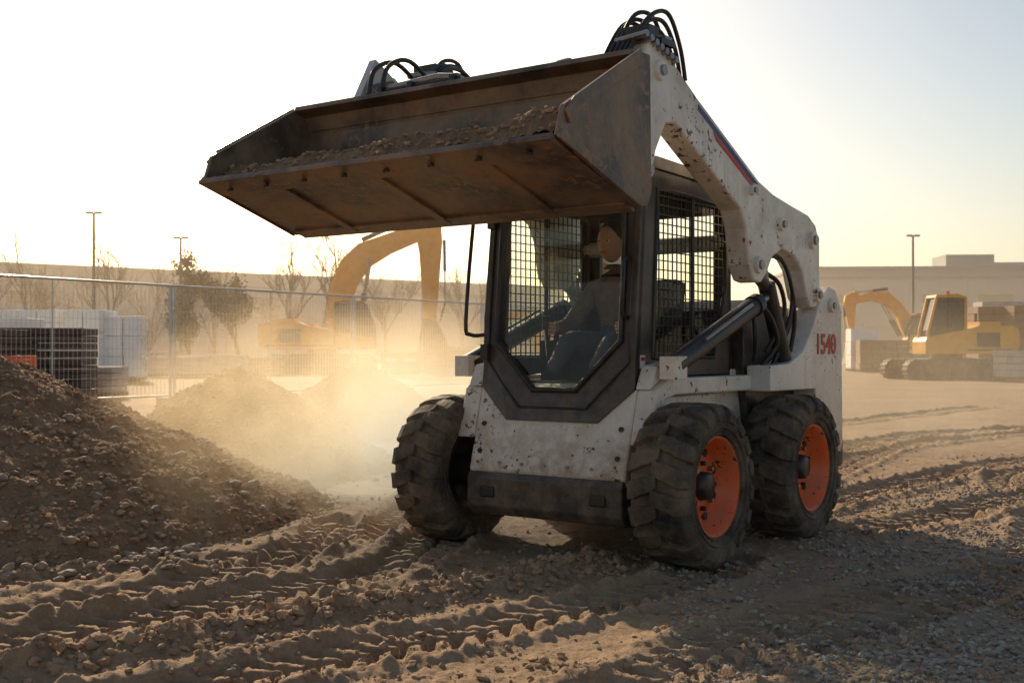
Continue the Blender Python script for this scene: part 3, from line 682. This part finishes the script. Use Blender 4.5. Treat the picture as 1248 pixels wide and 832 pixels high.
# ------------------------------------------------------------------ EXCAVATORS
def excavator(name,loc,rz,scale,col,boom=True,pose=0,mirror=False,ct=0,cs_=0):
    E=empty(name,loc,rz,scale,mirror)
    g=Geo()
    for sy in (-1.15,1.15):
        st=[]
        for k in range(9): a=math.pi/2+math.pi*k/8; st.append((-2.05+.45*math.cos(a),.45+.45*math.sin(a)))
        for k in range(9): a=-math.pi/2+math.pi*k/8; st.append((2.05+.45*math.cos(a),.45+.45*math.sin(a)))
        g.prism(st,sy-.27,sy+.27,'track','y')
        for k in range(24):
            x=-2.1+4.2*k/23
            for z in (.0,.90): g.box((x,sy,z+(.015 if z==0 else 0)),(.10,.6,.05),'track')
        for k in range(7):
            a=math.pi/2+math.pi*(k+.5)/7
            g.box((-2.05+.46*math.cos(a),sy,.45+.46*math.sin(a)),(.05,.6,.1),'track',Matrix.Rotation(-a,3,'Y')); g.box((2.05-.46*math.cos(a),sy,.45+.46*math.sin(a)),(.05,.6,.1),'track',Matrix.Rotation(a,3,'Y'))
        for k in range(6): g.tube([(-1.6+.64*k,sy-.29,.25),(-1.6+.64*k,sy+.29,.25)],.14,'black',12)
        for x in (-2.05,2.05): g.tube([(x,sy-.29,.45),(x,sy+.29,.45)],.30,'track',16)
    g.bb(-1.0,1.0,-.95,.95,.35,.95,'track'); g.obj('undercarriage',E,.02)
    g=Geo()
    g.tube([(0,0,.95),(0,0,1.15)],.7,'black',24)
    g.prism([(-2.7,1.25),(-2.85,1.6),(-2.8,2.25),(-2.5,2.4),(-1.0,2.45),(-.6,2.3),(1.5,1.9),(1.6+cs_*.8,1.7),(1.6+cs_*.8,1.15),(-2.3,1.15)],-1.3,.0,col,'y')
    g.prism([(-2.7,1.25),(-2.85,1.6),(-2.8,2.25),(-2.5,2.4),(-.4,2.4),(-.4,1.15),(-2.3,1.15)],.003,1.3,col,'y')
    g.bb(-1.9,-.8,-1.31,-1.302,1.45,2.1,'black'); g.bb(-2.2,-1.2,-.8,.6,2.43,2.6,col); g.tube([(-1.6,.3,2.5),(-1.6,.3,3.0)],.07,'black',10)
    g.bb(-2.4,1.4,-1.312,-1.303,1.3,1.36,'black')
    g.obj('house',E,.05)
    g=Geo()
    y0,y1=(-1.28,-.35)
    def sh(P): return [(a+cs_,b) for a,b in P]
    CP=sh([(-.30,1.2),(-.30,3.1+ct),(.1,3.2+ct),(1.05,3.15+ct),(1.45,2.2),(1.5,1.2)])
    for yy in (y0,y1-.05):
        for i in range(len(CP)):
            a=CP[i];b=CP[(i+1)%len(CP)]; g.tube([(a[0],yy+.02,a[1]),(b[0],yy+.02,b[1])],.07,'black' if col=='orange2' else col,6)
        g.bb(.42+cs_,.50+cs_,yy,yy+.05,1.2,3.12+ct,'black')
        g.bb(-.3+cs_,1.48+cs_,yy-.034,yy+.045,1.2,1.75,col)
    g.prism(sh([(-.28,1.7),(-.28,3.05+ct),(.1,3.12+ct),(1.02,3.08+ct),(1.4,2.2),(1.43,1.7)]),y0+.05,y1-.08,'darkglass','y')
    g.prism(sh([(-.36,3.1+ct),(.05,3.28+ct),(1.08,3.22+ct),(1.12,3.1+ct)]),y0-.03,y1+.03,col,'y')
    if ct: g.tube([(.3+cs_,-.8,3.25+ct),(.3+cs_,-.8,3.42+ct)],.08,'plastic',10)
    g.obj('cab',E,.01)
    g=Geo()
    if pose==0:
        B=[(.45,1.7),(.20,2.9),(.45,4.3),(.9,5.4),(1.75,6.2),(3.2,6.7),(4.75,7.2),(5.0,6.9),(4.8,6.4),(3.3,5.75),(2.35,5.15),(1.7,4.3),(1.35,3.2),(1.3,1.7)]
        S=[(4.3,7.3),(4.6,7.55),(5.2,7.45),(5.7,7.1),(5.75,6.3),(5.45,2.4),(4.9,2.4),(4.65,5.8),(4.45,6.8)]
        K=[(4.85,2.6),(5.5,2.5),(5.9,1.7),(6.2,.9),(6.7,.1),(5.6,.02),(4.6,.05),(4.4,.5),(4.65,1.3)]
        cyls=[((1.75,2.1),(2.3,5.5),.11),((1.9,6.4),(4.4,7.5),.12),((5.85,6.4),(5.9,3.4),.08),((5.9,3.4),(5.5,2.0),.06)]
    else:
        B=[(.6,1.6),(.9,2.8),(1.7,3.9),(2.4,4.5),(3.4,4.55),(4.6,4.15),(4.65,3.85),(4.5,3.8),(3.3,4.0),(2.6,3.8),(1.9,3.0),(1.4,1.6)]
        S=[(4.1,4.4),(4.3,4.6),(4.9,4.3),(5.0,3.8),(4.6,1.9),(4.4,1.9),(4.3,3.6)]
        K=[(4.3,2.0),(4.7,2.0),(4.8,1.4),(4.9,.7),(5.0,.2),(4.0,.1),(3.9,.6),(4.0,1.4)]
        cyls=[((1.7,1.9),(2.7,3.8),.08),((2.4,4.7),(4.2,4.5),.09),((4.95,3.9),(4.9,2.2),.07)]
    if boom:
        g.prism(B,-.22,.28,col,'y'); g.prism(S,-.15,.21,col,'y')
        g.prism(K,-.55,.6,'bumper','y')
        for a,b,r in cyls:
            for yy in ((-.34,.40) if a[0]<1.8 else (.03,)):
                m=((a[0]+b[0])/2,(a[1]+b[1])/2); g.tube([(a[0],yy,a[1]),(m[0],yy,m[1])],r,'black',10); g.tube([(m[0],yy,m[1]),(b[0],yy,b[1])],r*.55,'steel',8)
        g.obj('boom_and_bucket',E,.03)
    return E
excavator('excavator',(-9.1,57,0),0,1.0,'orange2',ct=.2,cs_=1.1)
excavator('excavator',(16.6,45.5,0),.12,.84,'yellow',False,mirror=True,ct=.55)
excavator('excavator',(26.0,74,0),-.1,1.05,'orange2',True,1,mirror=True)
excavator('excavator',(2.5,75,0),2.6,.8,'orange2',True,1)

# ------------------------------------------------------------------ materials yard
def stack(name,loc,rz,w,dp,h,k,rowsn,strap=True):
    E=empty(name,loc,rz); g=Geo()
    for j in range(3): g.box((0,(j-1)*dp*.42,.06),(w,.1,.10),'wood')
    for j in range(7): g.box((-w/2+.06+j*(w-.12)/6,0,.125),(.1,dp,.022),'wood')
    g.obj('pallet',E)
    g=Geo(); rh=(h-.14)/rowsn; nb=max(2,int(w/.6))
    for r_ in range(rowsn):
        for j in range(nb):
            bw=w/nb; g.box((-w/2+bw*(j+.5)+random.uniform(-.015,.015),random.uniform(-.02,.02),.14+rh*(r_+.5)),(bw-.02,dp-.04,rh-.015),k)
    g.obj('load',E,.012)
    return E
def px(u,Yd): return (u-624)/1449*Yd
for (u,v_,Yd,w,dp,h,k,rn) in [(50,0,25,2.0,1.4,1.55,'darkbrick',9),(-20,0,24,1.6,1.4,1.5,'darkbrick',9),(127,0,27,.75,1.2,.72,'conc',4),(0,0,38,2.4,1.2,2.1,'wrap',3),(112,0,42,1.25,1.4,2.5,'wrap',3),(154,0,42.4,1.25,1.4,2.3,'wrap',3),(20,0,45,3.4,1.4,2.6,'wrap',5),
      (215,0,48,2.2,1.3,.85,'conc',4),(262,0,50,2.6,1.3,.9,'conc',4),(310,0,52,2.4,1.3,.8,'wood',4),(185,0,55,2.2,1.3,1.0,'conc',4),(575,0,52,3.5,1.5,1.1,'wood',4),(545,0,60,2.5,1.5,1.3,'conc',4),
      (1212,0,50,1.9,1.5,2.9,'wood',9),(1250,0,49,1.6,1.5,2.9,'wood',9),(1285,0,50,1.6,1.5,2.3,'wood',8),(1225,0,57,2.6,1.5,3.4,'conc',10),(1075,0,60,2.4,1.5,1.6,'wood',5),(1050,0,62,1.4,1.5,2.2,'wrap',3),(1245,0,42,1.6,1.2,1.1,'conc',4)]:
    stack({'darkbrick':'block_pallet','conc':'concrete_slab_stack','wrap':'wrapped_pallet','wood':'timber_stack'}[k],(px(u,Yd),Yd,0.02),random.uniform(-.15,.15),w,dp,h,k,rn)
def barrier(loc,rz):
    E=empty('plastic_barrier',loc,rz); g=Geo(); g.prism([(-.25,0),(-.22,.2),(-.08,.4),(-.07,1.0),(.07,1.0),(.08,.4),(.22,.2),(.25,0)],-.9,.9,'plastic'); g.bb(-.7,-.2,-.085,-.075,.55,.75,'decalw'); g.bb(.2,.7,-.085,-.075,.55,.75,'decalw'); g.obj('body',E,.02)
barrier((px(-5,23),22.6,0),.1); barrier((px(-60,23),22.4,0),.05); barrier((px(488,56),56,0),.1); barrier((px(500,66),66,0),0)

# ------------------------------------------------------------------ lamps
def lamp(loc,h,rz=0,two=True):
    E=empty('street_lamp',loc,rz); g=Geo(); g.tube([(0,0,0),(0,0,.5),(0,0,h)],[.13,.11,.075],'black',10)
    for sg in ((-1,1) if two else (1,)):
        g.tube([(0,0,h-.05),(sg*.2,0,h)],.03,'black',6); g.box((sg*.26,0,h),(.40,.26,.13),'black')
    g.tube([(0,0,0),(0,0,.25)],.22,'conc',12); g.obj('pole',E)
lamp((px(114,70),70,0),9.2); lamp((px(220,76),76,0),8.3); lamp((px(1113,85),85,0),9.3)

# ------------------------------------------------------------------ buildings
def building(name,loc,rz,Lx,Dy,h,bay,mk,base=None,units=[]):
    E=empty(name,loc,rz); g=Geo()
    g.bb(0,Lx,0,Dy,0,h,mk); g.bb(-.15,Lx+.15,-.15,Dy+.15,h,h+.35,'wall2')
    g.obj('walls',E)
    g=Geo(); n=int(Lx/bay)
    for i in range(n+1): g.bb(i*bay-.06,i*bay+.06,-.06,-.003,0,h,'wall2')
    for i in range(n):
        if i%3==1: g.bb(i*bay+bay*.2,i*bay+bay*.75,-.05,-.004,0,4.2,'walld'); g.bb(i*bay+bay*.15,i*bay+bay*.8,-.6,-.004,4.25,4.5,'wall2')
        else: g.bb(i*bay+bay*.2,i*bay+bay*.8,-.03,-.004,h*.62,h*.62+1.1,'darkglass')
    g.bb(0,Lx,-.045,-.004,h-1.3,h-.9,'walld')
    for (a,b,c) in units: g.bb(a,b,2,8,h+.35,h+.35+c,'wall')
    g.obj('facade',E)
building('warehouse',(36,150,0),-.06,70,30,11.3,7,'wall2',units=[(1,3,.5),(19,25,1.6),(25,31,.6)])
building('warehouse',(-75,70,0),math.atan2(62,75),105,30,8.0,7,'wall2')

# ------------------------------------------------------------------ trees
def tree(name,loc,h,leaf=0,seed=1,spread=.5,levels=5):
    r=random.Random(seed); E=empty(name,loc); g=Geo(); tips=[]
    def br(p,dr,ln,rad,lv):
        pts=[p];q=p;dd=dr.copy()
        for i in range(3):
            dd=(dd+Vector((r.uniform(-.16,.16),r.uniform(-.16,.16),r.uniform(-.03,.12)))).normalized(); q=q+dd*ln/3; pts.append(q)
        g.tube(pts,[rad,rad*.86,rad*.74,rad*.6],'bark',4 if lv<levels-1 else 6,caps=False)
        if lv<=2: tips.extend(pts[1:])
        if lv==0: return
        n=r.choice((3,4)) if lv>1 else 4
        for i in range(n):
            t=r.uniform(.45,1.0) if i else 1.0; k=min(3,max(0,int(t*3))); b=pts[k]
            nd=(dd+Vector((r.uniform(-1,1),r.uniform(-1,1),r.uniform(-.2,.7)))*spread*1.2).normalized()
            br(b,nd,ln*r.uniform(.55,.8),rad*.62*r.uniform(.75,1),lv-1)
    br(Vector((0,0,0)),Vector((0,0,1)),h*.36,h*.019,levels)
    g.obj('branches',E,recalc=False)
    if leaf:
        g=Geo(); vs=[];fs=[]
        for p in tips:
            for i in range(leaf):
                c=p+Vector((r.gauss(0,.2),r.gauss(0,.2),r.gauss(0,.16))); a=Vector((r.uniform(-1,1),r.uniform(-1,1),r.uniform(-1,1))).normalized(); b=a.orthogonal().normalized(); s=r.uniform(.05,.11)
                o=len(vs); vs+= [c-a*s,c+b*s*.6,c+a*s,c-b*s*.6]; fs.append((o,o+1,o+2,o+3))
        g.add(vs,fs,'leaf'); g.obj('foliage',E,recalc=False)
for i,(u,Yd,h,lf,lv) in enumerate([(38,72,9.4,0,5),(142,76,9.2,0,5),(180,85,9,0,5),(228,62,6.6,12,4),(292,64,6.2,12,4),(352,76,9.2,0,5),(392,72,9.2,0,5),(470,85,9.0,0,5),(75,90,7,2,4),(330,95,7,2,4),(262,82,8.6,0,5),(-20,75,9,0,5),(560,95,9.5,0,5)]):
    tree('bare_tree' if lf==0 else 'leafy_tree',(px(u,Yd),Yd,0),h,lf,i+3,.55 if lf==0 else .42,lv)

# ------------------------------------------------------------------ haze volumes
def volume(name,lo,hi,dens,col,g_=.5,noise=None):
    G=Geo(); c=[(a+b)/2 for a,b in zip(lo,hi)]; sz=[b-a for a,b in zip(lo,hi)]
    m=bpy.data.materials.new(name); m.use_nodes=True; nt=m.node_tree; nt.nodes.clear(); out=nt.nodes.new('ShaderNodeOutputMaterial')
    vs=nt.nodes.new('ShaderNodeVolumeScatter'); vs.inputs['Color'].default_value=(*col,1); vs.inputs['Density'].default_value=dens; vs.inputs['Anisotropy'].default_value=g_
    if noise:
        tc=nt.nodes.new('ShaderNodeTexCoord'); mp=nt.nodes.new('ShaderNodeMapping'); mp.inputs['Scale'].default_value=(2/sz[0],2/sz[1],2/sz[2]); nt.links.new(tc.outputs['Object'],mp.inputs[0])
        ln=nt.nodes.new('ShaderNodeVectorMath'); ln.operation='LENGTH'; nt.links.new(mp.outputs[0],ln.inputs[0])
        fall=nmap(nt,ln.outputs['Value'],.1,1.0,1,0)
        nn=nmap(nt,nnoise(nt,tc.outputs['Object'],noise,3,.6),.36,.68,0,1)
        nt.links.new(nmath(nt,'MULTIPLY',nmath(nt,'MULTIPLY',fall,nn),dens),vs.inputs['Density'])
    nt.links.new(vs.outputs[0],out.inputs['Volume']); M[name]=m
    G.box((0,0,0),sz,name); o=G.obj(name,loc=c); return o
volume('haze',(-160,30,-.5),(160,160,9),.0028,(1,.84,.64),.55)
volume('dust_cloud',(-3.2,6.4,-.85),(1.0,11.4,1.6),1.25,(1,.77,.48),.55,1.2)
volume('dust_cloud',(1.6,9.5,-.8),(8.5,17,1.9),.20,(1,.80,.55),.5,.7)

# ------------------------------------------------------------------ light, world, camera
AZ=math.radians(-20); EL=math.radians(24)
sv=Vector((math.sin(AZ)*math.cos(EL),math.cos(AZ)*math.cos(EL),math.sin(EL)))
sun=bpy.data.lights.new('sun','SUN'); sun.energy=5.0; sun.angle=math.radians(.55); sun.color=(1,.79,.53)
so=bpy.data.objects.new('sun',sun); scene.collection.objects.link(so); so.rotation_euler=(-sv).to_track_quat('-Z','Y').to_euler(); so.location=sv*50
w=bpy.data.worlds.new('World'); scene.world=w; w.use_nodes=True; nt=w.node_tree; nt.nodes.clear()
out=nt.nodes.new('ShaderNodeOutputWorld'); bg=nt.nodes.new('ShaderNodeBackground'); sk=nt.nodes.new('ShaderNodeTexSky')
sk.sky_type='NISHITA'; sk.sun_disc=False; sk.sun_elevation=EL; sk.sun_rotation=AZ; sk.air_density=1.0; sk.dust_density=1.9; sk.ozone_density=1.2
tm=nt.nodes.new('ShaderNodeMix'); tm.data_type='RGBA'; tm.blend_type='MULTIPLY'; tm.inputs[0].default_value=1.0
tm.inputs[7].default_value=(1.0,.93,.83,1); nt.links.new(sk.outputs[0],tm.inputs[6])
bg.inputs[1].default_value=.13; nt.links.new(tm.outputs[2],bg.inputs[0]); nt.links.new(bg.outputs[0],out.inputs[0])
cam=bpy.data.cameras.new('camera'); cam.lens=1449/1248*36; cam.sensor_width=36; cam.clip_end=3000; cam.clip_start=.05
co=bpy.data.objects.new('camera',cam); scene.collection.objects.link(co); co.location=(0,0,1.1); co.rotation_euler=(math.radians(90.43),0,0)
scene.camera=co
cam.dof.use_dof=True; cam.dof.focus_distance=6.3; cam.dof.aperture_fstop=5.6
